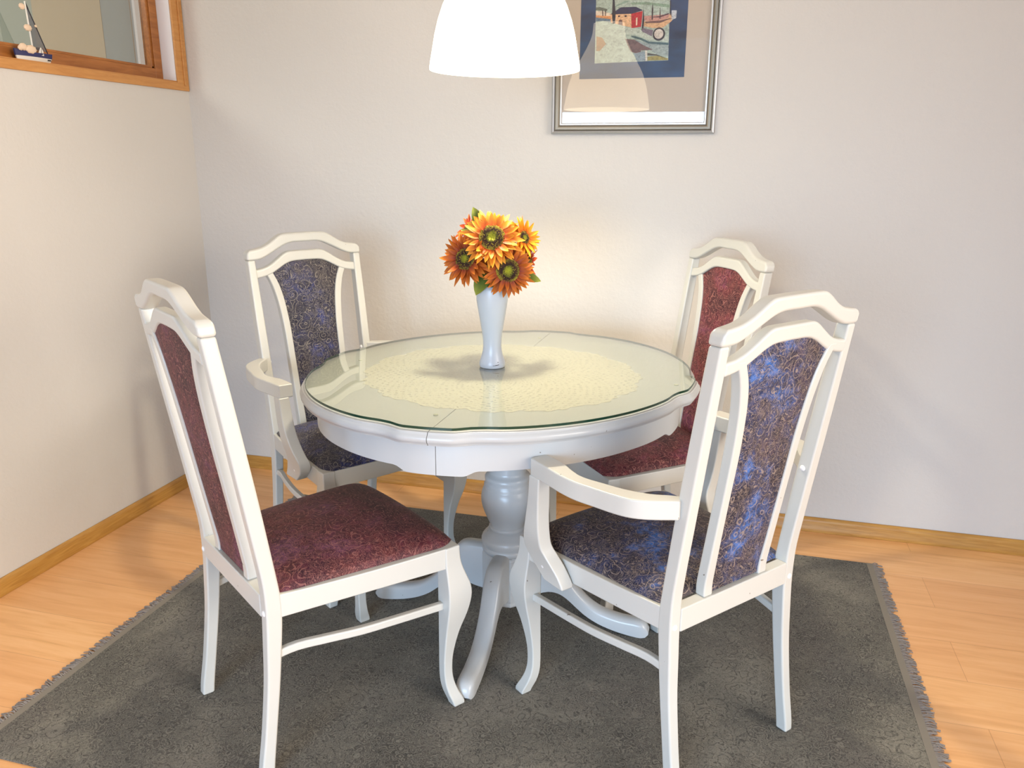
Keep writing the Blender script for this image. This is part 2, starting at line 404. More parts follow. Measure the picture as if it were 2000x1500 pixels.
SUP = [  # z, x_outer, x_inner, y_rear, y_front
    (.628, .304, .272, .298, .334), (.58, .303, .269, .301, .339), (.53, .300, .266, .305, .351), (.49, .294, .260, .309, .365), (.46, .286, .252, .311, .376),
    (.44, .279, .244, .302, .380), (.42, .273, .238, .287, .372), (.40, .268, .234, .273, .356), (.382, .2655, .2315, .262, .336), (.370, .265, .231, .258, .322)]
def setback(z): return -.005*min(1, max(0, (z-.45)/.40))
def mirror(P, s): return [(s*x, y, z) for x, y, z in P]
def lens_of(tab, n):
    a, b = tab[0][0], tab[-1][0]; return steps(a, b, n)

def make_chair(key, pos, ang, label, fabric, arms, group, seatfab=None):
    root = empty('dining_armchair' if arms else 'dining_chair', (pos[0], pos[1], .002), ang)
    tag(root, label, 'chair', group)
    wm = M['white']
    for s in (-1, 1):
        bm = bmesh.new()
        zs = steps(0, .978, 44)
        loops = []
        for z in zs:
            yr, yf, xo, xi = interp(REAR, z)
            loops.append(mirror([(xo, yr, z), (xo, yf, z), (xi, yf, z), (xi, yr, z)], s))
        loft(bm, loops)
        leg = fin('back_leg', bm, wm, root, bevel=.005, seg=3)
        for (cx_, cz_) in ((.183, .388),):
            bm = bmesh.new()
            y0 = interp(REAR, cz_)[0]
            prof = [(0.0068*math.cos(a), .0032*math.sin(a)) for a in steps(0, PI/2*.96, 5)]
            rows = [[bm.verts.new((s*cx_+r*math.cos(2*PI*k/14), y0-h, cz_+r*math.sin(2*PI*k/14))) for k in range(14)] for r, h in prof]
            for i in range(len(rows)-1):
                for k in range(14): bm.faces.new((rows[i][k], rows[i][(k+1) % 14], rows[i+1][(k+1) % 14], rows[i+1][k]))
            bm.faces.new(rows[-1]); bm.faces.new(rows[0][::-1])
            fin('screw_cap', bm, M['screw'], leg)
        if arms:
            bm = bmesh.new()
            rows = [[bm.verts.new((s*(.1695-h), -.012+r*math.cos(2*PI*k/14), .655+r*math.sin(2*PI*k/14))) for k in range(14)] for r, h in [(0.0068*math.cos(a), .0045*math.sin(a)) for a in steps(0, PI/2*.96, 5)]]
            for i in range(len(rows)-1):
                for k in range(14): bm.faces.new((rows[i][k], rows[i][(k+1) % 14], rows[i+1][(k+1) % 14], rows[i+1][k]))
            bm.faces.new(rows[-1]); bm.faces.new(rows[0][::-1])
            fin('screw_cap', bm, M['screw'], leg)
        bm = bmesh.new()
        loops = []
        for z in steps(0, .4258, 40):
            xi, xo, yr, yf = interp(FRONT, z)
            loops.append(mirror([(xo, yr, z), (xo, yf, z), (xi, yf, z), (xi, yr, z)], s))
        loft(bm, loops); fin('front_leg', bm, wm, root, bevel=.004, seg=3)
        # side rail, gently bowed out, with a shaped underside
        bm = bmesh.new(); loops = []
        for y in steps(.028, .418, 16):
            t = (y-.028)/.39; xo = .195+(.2405-.195)*t+.006*math.sin(PI*t)
            zb = .373+.004*math.sin(PI*t)
            loops.append(mirror([(xo, y, .4255), (xo-.024, y, .4255), (xo-.024, y, zb), (xo, y, zb)], s))
        loft(bm, loops); fin('side_rail', bm, wm, root, bevel=.003)
        # stretcher
        bm = bmesh.new(); loops = []
        tab = [(.010, .286, .183), (.06, .293, .190), (.12, .2935, .205), (.2, .289, .218), (.28, .284, .222), (.35, .278, .222), (.425, .271, .221)]
        for y in steps(.010, .425, 24):
            z, x = interp(tab, y)
            loops.append(mirror([(x-.008, y, z-.0095), (x+.008, y, z-.0095), (x+.008, y, z+.0095), (x-.008, y, z+.0095)], s))
        loft(bm, loops); fin('stretcher', bm, wm, root, bevel=.004, seg=3)
        # stile beside the padded panel
        bm = bmesh.new(); loops = []
        for z in steps(.425, .945, 30):
            xo, xi = interp(STILE, z); y0 = yrear(z)+.003+setback(z); y1 = y0+.025
            loops.append(mirror([(xo, y0, z), (xo, y1, z), (xi, y1, z), (xi, y0, z)], s))
        loft(bm, loops); fin('back_stile', bm, wm, root, bevel=.004, seg=3)
        if arms:
            bm = bmesh.new(); loops = []
            for y in steps(-.012, .332, 36):
                xo, xi, zt = interp(ARM, y)
                loops.append(mirror([(xo, y, zt), (xi, y+(.002 if y > .2 else .010), zt), (xi, y+(.002 if y > .2 else .010), zt-.040), (xo, y, zt-.040)], s))
            loft(bm, loops); fin('armrest', bm, wm, root, bevel=.004, seg=3)
            bm = bmesh.new(); loops = []
            for z in steps(.634, .372, 30):
                xo, xi, yr, yf = interp([r for r in reversed(SUP)], z)
                loops.append(mirror([(xo, yr, z), (xo, yf, z), (xi, yf, z), (xi, yr, z)], s))
            loft(bm, loops); sup = fin('arm_support', bm, wm, root, bevel=.004, seg=3)
            bm = bmesh.new()
            prof = [(0.0072*math.cos(a), .005*math.sin(a)) for a in steps(0, PI/2*.96, 5)]
            rows = [[bm.verts.new((s*(.2655+h), .325+r*math.cos(2*PI*k/14), .408+r*math.sin(2*PI*k/14))) for k in range(14)] for r, h in prof]
            for i in range(len(rows)-1):
                for k in range(14): bm.faces.new((rows[i][k], rows[i][(k+1) % 14], rows[i+1][(k+1) % 14], rows[i+1][k]))
            bm.faces.new(rows[-1]); bm.faces.new(rows[0][::-1])
            fin('screw_cap', bm, M['screw'], sup)
    # rails front and rear
    bm = bmesh.new(); loops = []
    for x in steps(-.206, .206, 16):
        y = .449+.012*math.cos(x/.206*PI/2); zb = .373
        loops.append([(x, y, .4255), (x, y-.024, .4255), (x, y-.024, zb), (x, y, zb)])
    loft(bm, loops); fin('front_rail', bm, wm, root, bevel=.003)
    bm = bmesh.new(); loops = []
    for x in steps(-.168, .168, 10):
        y = -.001
        loops.append([(x, y, .4255), (x, y+.027, .4255), (x, y+.027, .373), (x, y, .373)])
    loft(bm, loops); fin('rear_rail', bm, wm, root, bevel=.003)
    # crest rail and lower back rail
    def rail(name, top, bot, half, y0, depth, bev):
        bm = bmesh.new(); loops = []
        xs = steps(-half, half, 56)
        for x in xs:
            zt = interp(top, abs(x))[0]; zb = interp(bot, abs(x))[0]
            ya, yb = yrear(zt)+y0, yrear(zb)+y0
            loops.append([(x, ya, zt), (x, ya+depth, zt), (x, yb+depth, zb), (x, yb, zb)])
        loft(bm, loops); return fin(name, bm, wm, root, bevel=bev, seg=4)
    rail('crest_rail', CRTOP, CRBOT, .202, -.002, .034, .007)
    rail('back_rail', R2TOP, R2BOT, .179, -.0015, .027, .006)
    # upholstered back panel
    bm = bmesh.new(); nz, nx = 34, 12
    grids = []
    for side in (0, 1):
        g = []
        for i in range(nz+1):
            row = []
            v = i/nz
            for j in range(nx+1):
                u = -1+2*j/nx
                zt0 = .962
                z = .430+(zt0-.430)*v
                hw = interp(STILE, z)[1]+.003
                x = u*hw
                ztop = interp(R2BOT, abs(x))[0]+.004
                z = .430+(ztop-.430)*v
                hw = interp(STILE, z)[1]+.003; x = u*hw
                e = max(0, (1-abs(u)**3))**.6*max(0, 1-abs(2*v-1)**8)**.6
                yc = yrear(z)+.0145+setback(z)
                d = .008+.0085*e
                row.append(bm.verts.new((x, yc+(d if side else -(.007+.004*e)), z)))
            g.append(row)
        grids.append(g)
        for i in range(nz):
            for j in range(nx):
                q = (g[i][j], g[i][j+1], g[i+1][j+1], g[i+1][j]); bm.faces.new(q if side == 0 else q[::-1])
    a, b = grids
    for i in range(nz):
        bm.faces.new((a[i][0], a[i+1][0], b[i+1][0], b[i][0])); bm.faces.new((a[i][nx], b[i][nx], b[i+1][nx], a[i+1][nx]))
    for j in range(nx):
        bm.faces.new((a[0][j], b[0][j], b[0][j+1], a[0][j+1])); bm.faces.new((a[nz][j], a[nz][j+1], b[nz][j+1], b[nz][j]))
    fin('back_panel', bm, M[fabric], root, ang=60)
    # seat cushion
    bm = bmesh.new(); N = 36
    top = []
    for i in range(N+1):
        row = []
        for j in range(N+1):
            u = -1+2*j/N; v = -1+2*i/N
            uu = math.copysign(1-(1-abs(u))**1.35, u); vv = math.copysign(1-(1-abs(v))**1.35, v)
            y = .243+.214*vv*(1-.03*uu*uu if vv > 0 else 1.0)
            tt = (y-.03)/.43; hw = .190+.044*tt
            rc = (1-.11*max(0, (abs(vv)-.72)/.28)**2.4) if vv > 0 else (1-.03*max(0, (abs(vv)-.8)/.2)**2)
            x = uu*hw*rc
            h = ((1-abs(uu)**6)*(1-abs(vv)**6))**.42
            dome = (1-uu*uu)*(1-vv*vv)
            z = .4262+.020*h+.026*dome**.8
            if vv < -.80 and abs(uu) > .80: pass
            row.append(bm.verts.new((x, y, z)))
        top.append(row)
    for i in range(N):
        for j in range(N): bm.faces.new((top[i][j], top[i][j+1], top[i+1][j+1], top[i+1][j]))
    rim = [top[0][j] for j in range(N+1)]+[top[i][N] for i in range(1, N+1)]+[top[N][j] for j in range(N-1, -1, -1)]+[top[i][0] for i in range(N-1, 0, -1)]
    low = [bm.verts.new((p.co.x*.99, .243+(p.co.y-.243)*.99, .4262)) for p in rim]
    for k in range(len(rim)):
        k2 = (k+1) % len(rim); bm.faces.new((rim[k2], rim[k], low[k], low[k2]))
    bm.faces.new(low)
    fin('seat_cushion', bm, M[seatfab or fabric], root, ang=80)
    return root

make_chair('A', (1.0658, -1.4814), -.6264, 'white armless dining chair with maroon paisley seat at the left front of the table', 'maroon', False, 'white dining chairs around the table')
make_chair('B', (.7725, -.5016), -2.1595, 'white dining armchair with dark navy paisley back, behind the table near the room corner', 'navydark', True, 'white dining chairs around the table')
make_chair('C', (2.026, -.317), 2.190, 'white armless dining chair with maroon paisley upholstery, behind the table at the right', 'maroonred', False, 'white dining chairs around the table')
make_chair('D', (2.1482, -1.2718), .8804, 'white dining armchair with bright blue paisley upholstery, at the right front with its back turned', 'navy', True, 'white dining chairs around the table')

# ------------------------------------------------------------------ table
TX, TY = 1.515, -.857
def outline(th, off=0.0, lobe=1.0):
    """table top outline: slightly oval with four shallow lobes"""
    a, b, ph = .527, .481, math.radians(54)
    c, s = math.cos(th-ph), math.sin(th-ph)
    r = 1/math.sqrt((c/a)**2+(s/b)**2)
    d = abs((math.degrees(th)-268+45) % 90-45)
    def st(x, c0, w): 
        q = min(1, max(0, (c0+w-x)/(2*w))); return q*q*(3-2*q)
    r += lobe*(.011*st(d, 8.2, 2.6) - .004*math.exp(-((d-13.5)/3.5)**2))
    return r-.004+off
NTH = 360
TH = [2*PI*k/NTH for k in range(NTH)]
table = empty('pedestal_table', (TX, TY, .002))
tag(table, 'white round pedestal dining table with scalloped edge and curved feet', 'table')
SEAM = math.radians(268.5)
def half_angles(h, n=181):
    a0 = SEAM if h > 0 else SEAM+PI
    return [a0+.0015+(PI-.003)*k/(n-1) for k in range(n)]
def top_half(levels, h):
    bm = bmesh.new()
    loft(bm, [[(outline(t, off)*math.cos(t), outline(t, off)*math.sin(t), z) for t in half_angles(h)] for off, z in levels])
    return fin('tabletop_leaf', bm, M['tablewhite'], table, ang=30)
def apron_half(levels, h):
    bm = bmesh.new()
    loft(bm, [[(outline(t, off, .15)*math.cos(t), outline(t, off, .15)*math.sin(t), z(t) if callable(z) else z) for off, z in levels] for t in half_angles(h)])
    return fin('apron', bm, M['tablewhite'], table, ang=30)
def lobez(base, deep):
    def f(t):
        d = abs((math.degrees(t)-268+45) % 90-45)
        q = min(1, max(0, (11.5-d)/4)); q = q*q*(3-2*q)
        q2 = min(1, max(0, (d-11)/20)); return base-deep*q+.003*q2
    return f
for h in (-1, 1):
    top_half([(-.02, .7405), (.0035, .7405), (.0065, .7390), (.0078, .7355), (.0095, .7330), (.0125, .7300), (.0138, .7255), (.0130, .7205), (.0105, .7165), (.0085, .7145), (.0070, .7105), (.002, .7085), (-.03, .7085)], h)
    apron_half([(-.027, .7083), (-.025, .70), (-.025, lobez(.640, .012)), (-.043, lobez(.640, .012)), (-.043, .7083)], h)
CX, CY = 1.526-TX, -.842-TY
prof = [(.058, .7080), (.058, .69), (.052, .67), (.050, .56), (.0505, .50), (.0515, .455), (.0530, .447), (.0600, .4425), (.0640, .437), (.0645, .430), (.0625, .424), (.0640, .4185), (.0670, .413), (.0665, .4065), (.0675, .404), (.0705, .398),
        (.0735, .388), (.0752, .376), (.0745, .362), (.0715, .347), (.0665, .332), (.0600, .316), (.0545, .303), (.0505, .2945), (.0495, .290), (.0525, .287), (.0530, .283), (.0510, .2795), (.0560, .276), (.0600, .270),
        (.0670, .263), (.0720, .256), (.0745, .249), (.0745, .243), (.0720, .236), (.0700, .231), (.0730, .227), (.0730, .219), (.0690, .212), (.060, .208), (.01, .206)]
bm = bmesh.new(); lathe(bm, prof[::-1], (CX, CY, 0), 64); fin('column', bm, M['tablewhite'], table, ang=50)
bm = bmesh.new()
n = 8; oc = [(math.radians(22.5+45*k)) for k in range(n)]
R8 = .0735
lv = [(R8*.93, .058), (R8*1.0, .062), (R8*1.0, .070), (R8*.965, .074), (R8, .078), (R8, .205), (R8*.94, .211)]
loft(bm, [[(CX+r*math.cos(a), CY+r*math.sin(a), z) for a in oc] for r, z in lv]); fin('column_base', bm, M['tablewhite'], table, bevel=.003, ang=25)
LEG = [  # r, z_top, z_bottom
    (.045, .226, .085), (.09, .2255, .092), (.125, .2235, .1035), (.145, .212, .1045), (.165, .186, .099), (.185, .150, .086), (.205, .121, .069), (.235, .090, .045), (.27, .067, .026), (.305, .056, .014), (.34, .050, .006), (.375, .048, .001), (.395, .044, .000), (.408, .034, .003), (.413, .022, .010)]
for k in range(4):
    a = math.radians(-90+90*k); ca, sa = math.cos(a), math.sin(a)
    bm = bmesh.new(); loops = []
    for r in steps(.045, .413, 44):
        zt, zb = interp(LEG, r); 
        hw = .0235*(1-.22*max(0, (.28-abs(r-.28))/.28)*0) if r < .38 else .0235*(1-.30*((r-.38)/.033)**2)
        zm = zt-(zt-zb)*.5
        sec = [(-hw, zb), (hw, zb), (hw, max(zt-.014, zm)), (hw*.86, zt-.006), (hw*.5, zt-.0012), (0, zt), (-hw*.5, zt-.0012), (-hw*.86, zt-.006), (-hw, max(zt-.014, zm))]
        loops.append([(CX+r*ca-q*sa, CY+r*sa+q*ca, z) for q, z in sec])
    loft(bm, loops); fin('table_foot', bm, M['tablewhite'], table, ang=40)

# lace doily under the glass
bm = bmesh.new()
DX, DY = 1.518, -.880
nn = 288; c0 = bm.verts.new((0, 0, .0006)); rings = []
for q in (.25, .5, .75, .92, 1.0):
    row = []
    for k in range(nn):
        t = 2*PI*k/nn
        r = .357*q*(1+(.045*abs(math.sin(t*8))+.012*math.sin(t*54))*(1 if q > .9 else .3*q)-.01)
        row.append(bm.verts.new((r*math.cos(t), r*math.sin(t)*.93, .0006)))
    rings.append(row)
for k in range(nn): bm.faces.new((c0, rings[0][k], rings[0][(k+1) % nn]))
for i in range(4):
    for k in range(nn): bm.faces.new((rings[i][k], rings[i+1][k], rings[i+1][(k+1) % nn], rings[i][(k+1) % nn]))
do = fin('lace_doily', bm, M['lace'], sm=False)
s_ = do.modifiers.new('thick', 'SOLIDIFY'); s_.thickness = .0005; s_.offset = 0
do.location = (DX, DY, .7427)
tag(do, 'cream lace doily with scalloped border lying under the table glass', 'doily')

# glass sheet
bm = bmesh.new()
loops = [[(outline(t, off)*math.cos(t), outline(t, off)*math.sin(t), z) for t in TH] for off, z in ((-.001, 0), (0, .0006), (0, .0054), (-.001, .006))]
rows = [[bm.verts.new(p) for p in L] for L in loops]
for i in range(3):
    for k in range(NTH):
        f = bm.faces.new((rows[i][k], rows[i][(k+1) % NTH], rows[i+1][(k+1) % NTH], rows[i+1][k])); f.material_index = 1
bm.faces.new(rows[0][::-1]); bm.faces.new(rows[-1])
gl = fin('glass_tabletop', bm, [M['tglass'], M['tedge']], recalc=True, sm=False)
gl.location = (TX, TY, .7450)
tag(gl, 'clear scalloped glass sheet with dark green edge covering the table top', 'glass top')
for (x, y) in ((1.478, -1.2698), (1.097, -.8537), (1.5138, -.4242), (1.9741, -.8691)):
    bm = bmesh.new(); lathe(bm, [(.0055, -.0021), (.0055, .0)], (x-TX, y-TY, 0), 16)
    fin('bumper_pad', bm, M['bumper'], gl)

# ------------------------------------------------------------------ vase
VX, VY, VZ = 1.482, -.8445, .751
bm = bmesh.new()
vp = [(.0300, 0), (.0335, .001), (.0352, .006), (.0350, .012), (.0325, .020), (.0285, .032), (.0255, .045), (.0245, .058), (.0252, .075), (.0275, .095), (.0312, .118), (.0355, .143), (.0392, .165), (.0416, .183), (.0420, .196), (.0412, .210), (.0395, .219), (.0380, .2205), (.0365, .219), (.0385, .205), (.0390, .19), (.036, .16), (.024, .09), (.021, .06), (.026, .02), (.01, .012), (.0001, .012)]
lathe(bm, vp, (0, 0, 0), 56, close=False); bm.faces.new([v for v in bm.verts[:56]][::-1])
vase = fin('flower_vase', bm, M['vase'], ang=50); vase.location = (VX, VY, VZ)
tag(vase, 'slender white waisted vase holding sunflowers on the glass table top', 'vase')
bm = bmesh.new()
for (a0, a1, z, w) in ((-1.25, -.75, .0095, .0009), (-1.05, -.75, .011, .0008), (-.86, -.82, .0185, .003)):
    for a in steps(a0, a1, 6)[:-1]:
        da = (a1-a0)/6; r = .0356
        v = [bm.verts.new((r*math.cos(q), r*math.sin(q), z+zz+.004*(q-a0))) for q, zz in ((a, -w/2), (a+da, -w/2), (a+da, w/2), (a, w/2))]
        bm.faces.new(v)
fin('glaze_chip', bm, M['dark'], vase, recalc=False)

# ------------------------------------------------------------------ sunflowers
ORANGE = [(0, srgb(124, 30, 10)), (.28, srgb(170, 70, 14)), (.6, srgb(200, 112, 22)), (1, srgb(224, 162, 48))]
DEEP = [(0, srgb(84, 22, 12)), (.3, srgb(134, 52, 14)), (.7, srgb(172, 88, 22)), (1, srgb(194, 118, 36))]
RED = [(0, srgb(120, 28, 14)), (.5, srgb(172, 56, 22)), (1, srgb(200, 96, 42))]
YEL = [(0, srgb(170, 66, 10)), (.4, srgb(216, 124, 18)), (1, srgb(236, 176, 40))]
MP = dict(o=m_attr('petal_orange', ORANGE, .55, .25), d=m_attr('petal_deep_orange', DEEP, .55, .25), r=m_attr('petal_red', RED, .55, .25), y=m_attr('petal_yellow', YEL, .55, .25))
M['seed'] = m_attr('seed_disc', [(0, srgb(156, 158, 36)), (.34, srgb(112, 112, 32)), (.5, srgb(44, 28, 24)), (.72, srgb(62, 36, 28)), (.88, srgb(110, 96, 34)), (1, srgb(150, 134, 44))], .8, .45)
M['leaf'] = m_attr('leaf_green', [(0, srgb(64, 84, 36)), (.5, srgb(92, 110, 40)), (1, srgb(132, 138, 52))], .6, .3)
M['stem'] = m_plain('stem_green', srgb(92, 118, 66), .6)
def tinted(name, verts, faces, tints, mat, parent):
    me = bpy.data.meshes.new(name); me.from_pydata([tuple(v) for v in verts], [], faces)
    at = me.attributes.new('tint', 'FLOAT', 'POINT'); at.data.foreach_set('value', tints)
    smooth(me); return link(name, me, mat, parent)
def petal(V, F, Tn, base, axis, nrm, L, Wd, curl, twist=0):
    """lens-shaped pointed petal; axis = outward dir, nrm = up"""
    side = nrm.cross(axis).normalized(); n0 = len(V); nl, nw = 7, 4
    for i in range(nl+1):
        t = i/nl; w = max(.0003, Wd*1.95*(t+.10)**.62*(1-t)**.85)
        cen = base+axis*(L*t*(1-.12*abs(curl)*t))+nrm*(L*curl*t*t)
        for j in range(nw+1):
            s = -1+2*j/nw
            V.append(cen+side*(w*s)+nrm*(.22*w*(s*s))+nrm*(twist*w*s*t)); Tn.append(min(1, max(0, t*.9+.12*abs(s)+random.uniform(-.05, .05))))
    for i in range(nl):
        for j in range(nw):
            a = n0+i*(nw+1)+j; F.append((a, a+1, a+nw+2, a+nw+1))
def sunflower(center, normal, R, rd, pal, label, leaves=(), npet=19, mouth=(0, 0)):
    c = Vector(center); n = Vector(normal).normalized()
    root = empty('sunflower', (VX+mouth[0]*.3, VY+mouth[1]*.3, VZ+.014)); o = Vector(root.location)
    tag(root, label, 'flower', 'artificial sunflowers in the vase')
    u = n.orthogonal().normalized(); v = n.cross(u)
    c = c-o
    V, F, Tn = [], [], []
    for layer, (cnt, l, w, cu, back) in enumerate(((npet, 1.04, .125, -.16, -.003), (npet, .92, .12, .05, .0), (npet-3, .70, .11, .30, .003))):
        for k in range(cnt):
            a = 2*PI*(k+.5*layer+random.uniform(-.18, .18))/cnt
            ax = (u*math.cos(a)+v*math.sin(a))
            ax = (ax+n*random.uniform(-.05, .12)).normalized()
            nn_ = (n-ax*n.dot(ax)).normalized()
            LL = (R-rd*.82)*l*random.uniform(.84, 1.14)
            petal(V, F, Tn, c+ax*(rd*.80)+n*back, ax, nn_, LL, R*w*random.uniform(.85, 1.1), cu+random.uniform(-.20, .20), random.uniform(-.7, .7))
    tinted('petals', V, F, Tn, MP[pal], root)
    # seed disc with little florets
    V, F, Tn = [], [], []
    nr, na = 10, 40
    for i in range(nr+1):
        q = i/nr
        for k in range(na):
            a = 2*PI*k/na; h = .30*rd*(1-(q*.9)**2)-.20*rd*math.exp(-(q/.32)**2)
            V.append(c+u*(rd*q*math.cos(a))+v*(rd*q*math.sin(a))+n*(h+.002)); Tn.append(q)
    for i in range(nr):
        for k in range(na):
            a, b = i*na+k, i*na+(k+1) % na; F.append((a, b, b+na, a+na))
    m = int(240*(rd/.033))
    for k in range(m):
        q = math.sqrt((k+.5)/m); a = k*2.39996
        if q < .30 and k % 2: continue
        h = .30*rd*(1-(q*.9)**2)-.20*rd*math.exp(-(q/.32)**2)+.002
        b = c+u*(rd*q*math.cos(a))+v*(rd*q*math.sin(a))+n*h; s = rd*.035; n0 = len(V); tn = random.choice((q, q, .95, .5)) if q > .3 else .1
        out = (u*math.cos(a)+v*math.sin(a))
        for dx, dy in ((-s, -s), (s, -s), (s, s), (-s, s)): V.append(b+u*dx+v*dy); Tn.append(tn)
        V.append(b+n*s*3.2+out*s*random.uniform(-1, 1)); Tn.append(min(1, tn+.25))
        for j in range(4): F.append((n0+j, n0+(j+1) % 4, n0+4))
    tinted('seed_disc', V, F, Tn, M['seed'], root)
    # green back of the head
    bmx = bmesh.new()
    st = [c-n*.012, c-n*.028, None]
    m0 = Vector((VX+mouth[0], VY+mouth[1], VZ+.2)) - o
    pts = [c-n*.002, c-n*.016, c-n*.032]
    q0 = c-n*.045
    for t in steps(0, 1, 6)[1:]: pts.append(q0.lerp(m0, t*.98)+Vector((0, 0, 0)))
    pts.append(m0.lerp(Vector((0, 0, 0)), .6)); pts.append(Vector((0, 0, 0)))
    rad = [rd*.95, rd*.62, .005]+[.0028]*(len(pts)-3)
    loops = []
    for i, p in enumerate(pts):
        d = (pts[min(i+1, len(pts)-1)]-pts[max(i-1, 0)]).normalized()
        a_ = d.orthogonal().normalized() if i > 2 else u
        if i == 0: ref = u
        a_ = (ref-d*ref.dot(d)).normalized(); ref = a_; b_ = d.cross(a_)
        loops.append([p+a_*(rad[i]*math.cos(2*PI*k/10))+b_*(rad[i]*math.sin(2*PI*k/10)) for k in range(10)])
    loft(bmx, loops); fin('stem', bmx, M['stem'], root)
    for (base, tip, nrm, w) in leaves:
        V, F, Tn = [], [], []
        b = Vector(base)-o; tp = Vector(tip)-o; ax = (tp-b); L = ax.length; ax.normalize(); nr_ = Vector(nrm); nr_ = (nr_-ax*nr_.dot(ax)).normalized()
        petal(V, F, Tn, b, ax, nr_, L, w, -.12)
        tinted('leaf', V, F, Tn, M['leaf'], root)
    return root
cam_d = Vector((2.0853-1.482, -2.8622+.8445, 1.289-1.09)).normalized()
rt = Vector((.964, .262, 0)); up = Vector((0, 0, 1))
def P3(px, pz, d=0.0): # right / height / toward-viewer offsets in metres around the bouquet axis
    q = Vector((VX, VY, 0))+rt*px+cam_d*d; q.z = pz+cam_d.z*d; return tuple(q)
def N3(a, b, c=1.0): return tuple(cam_d*c+rt*a+up*b)
sunflower(P3(.000, 1.094, .040), N3(.04, .42), .080, .034, 'o', 'largest sunflower, golden orange, at the top centre of the bouquet',
          leaves=((P3(-.03, 1.125, -.01), P3(-.048, 1.172, .0), N3(.1, .1), .018),))
sunflower(P3(-.068, 1.040, .038), N3(-.55, .12), .075, .028, 'd', 'deep orange sunflower at the lower left of the bouquet',
          leaves=((P3(-.012, 1.01, .02), P3(-.044, .950, .052), N3(-.3, .2), .026), (P3(-.02, 1.09, .0), P3(-.082, 1.118, .0), N3(-.2, .4), .016)))
sunflower(P3(.040, 1.012, .046), N3(.16, -.02), .072, .031, 'd', 'deep orange sunflower with dark disc drooping low over the vase rim',
          leaves=((P3(.07, 1.00, .0), P3(.130, .985, .005), N3(.1, .5), .018), (P3(0, 1.0, .01), P3(.015, .955, .02), N3(.1, .3), .02)))
sunflower(P3(.082, 1.095, .0), N3(.75, .25, .8), .060, .018, 'y', 'yellow orange sunflower facing right at the upper right of the bouquet', npet=15,
          leaves=((P3(.05, 1.06, .0), P3(.10, 1.035, .0), N3(.3, .2), .018),))
sunflower(P3(-.060, 1.122, -.030), N3(-.7, .6, .35), .054, .016, 'r', 'small red orange sunflower peeking out at the upper left of the bouquet', npet=14)
sunflower(P3(.098, 1.034, -.030), N3(1.0, -.1, .25), .054, .016, 'r', 'small reddish sunflower at the lower right behind the bouquet', npet=13)
sunflower(P3(.005, 1.125, -.060), N3(-.1, 1.0, .1), .056, .02, 'r', 'reddish sunflower at the back of the bouquet, only petal tips showing', npet=14)

# ------------------------------------------------------------------ pendant lamp
LX, LY, LZ = 1.5096, -.824, 1.502
lamp = empty('pendant_lamp', (LX, LY, LZ))
tag(lamp, 'lit white glass bell pendant lamp hanging over the table', 'lamp')
outp = [(.1850, 0), (.1852, .006), (.1830, .02), (.1780, .045), (.1715, .080), (.1630, .112), (.1510, .145), (.1370, .172), (.1220, .196), (.1060, .225), (.0920, .250), (.0790, .277), (.0710, .300), (.0675, .322), (.0665, .340), (.0640, .347), (.050, .349), (.020, .350)]
inn = [(r-.004, z-(.004 if z > .3 else 0)+(.001 if z < .01 else 0)) for r, z in outp[::-1] if r > .021]
bm = bmesh.new(); lathe(bm, outp+[(.020, .345)]+inn, (0, 0, 0), 72, close=False)
n_ = 72; bm.verts.ensure_lookup_table()
tot = len(bm.verts)
for k in range(n_): bm.faces.new((bm.verts[tot-n_+k], bm.verts[tot-n_+(k+1) % n_], bm.verts[(k+1) % n_], bm.verts[k]))
fin('lamp_shade', bm, M['shade'], lamp, ang=60)
bm = bmesh.new(); lathe(bm, [(.021, .20), (.022, .26), (.022, .35), (.034, .351), (.034, .372), (.010, .384), (.0035, .39), (.0035, ZC-LZ-.02)], n=24)
fin('lamp_holder', bm, M['chrome'], lamp)
bm = bmesh.new(); lathe(bm, [(.05, ZC-LZ-.022), (.055, ZC-LZ)], n=32); fin('ceiling_rose', bm, M['chrome'], lamp)
bm = bmesh.new(); lathe(bm, [(.004, .098), (.018, .104), (.029, .12), (.031, .135), (.027, .155), (.016, .18), (.014, .20)], n=24)
fin('light_bulb', bm, M['bulb'], lamp)
pl = bpy.data.lights.new('bulb_light', 'SPOT'); pl.energy = 50; pl.color = (1, .88, .66); pl.shadow_soft_size = .035; pl.spot_size = math.radians(126); pl.spot_blend = .45
po = bpy.data.objects.new('bulb_light', pl); C.objects.link(po); po.location = (LX, LY, LZ+.085)

# ------------------------------------------------------------------ framed picture
PX0, PX1, PZ0, PZ1 = 1.4492, 1.9985, 1.3761, 2.12
pic = empty('framed_picture', ((PX0+PX1)/2, 0, PZ0)); po_ = Vector(pic.location)
tag(pic, 'framed landscape print with wide blue mat and silver frame on the back wall', 'picture')
def frame_ring(name, prof, mat):
    bm = bmesh.new(); loops = []
    for i, (sx, sz) in enumerate(((0, 0), (1, 0), (1, 1), (0, 1))):
        L = []
        for d, y in prof:
            L.append(((PX0+d if sx == 0 else PX1-d)-po_.x, -y, (PZ0+d if sz == 0 else PZ1-d)-po_.z))
        loops.append(L)
    loft(bm, loops, closed=True)
    return fin(name, bm, mat, pic, ang=25)
frame_ring('frame_rim', [(0, .001), (0, .017), (.002, .0205), (.006, .022), (.0095, .0205), (.011, .016), (.011, .001)], M['silver'])
frame_ring('frame_moulding', [(.011, .001), (.011, .0155), (.015, .0185), (.020, .0185), (.025, .0165), (.0285, .0125), (.0285, .001)], M['pewter'])
frame_ring('frame_bead', [(.0285, .001), (.0285, .0125), (.030, .0142), (.0335, .0142), (.036, .0110), (.036, .001)], M['lightsilver'])
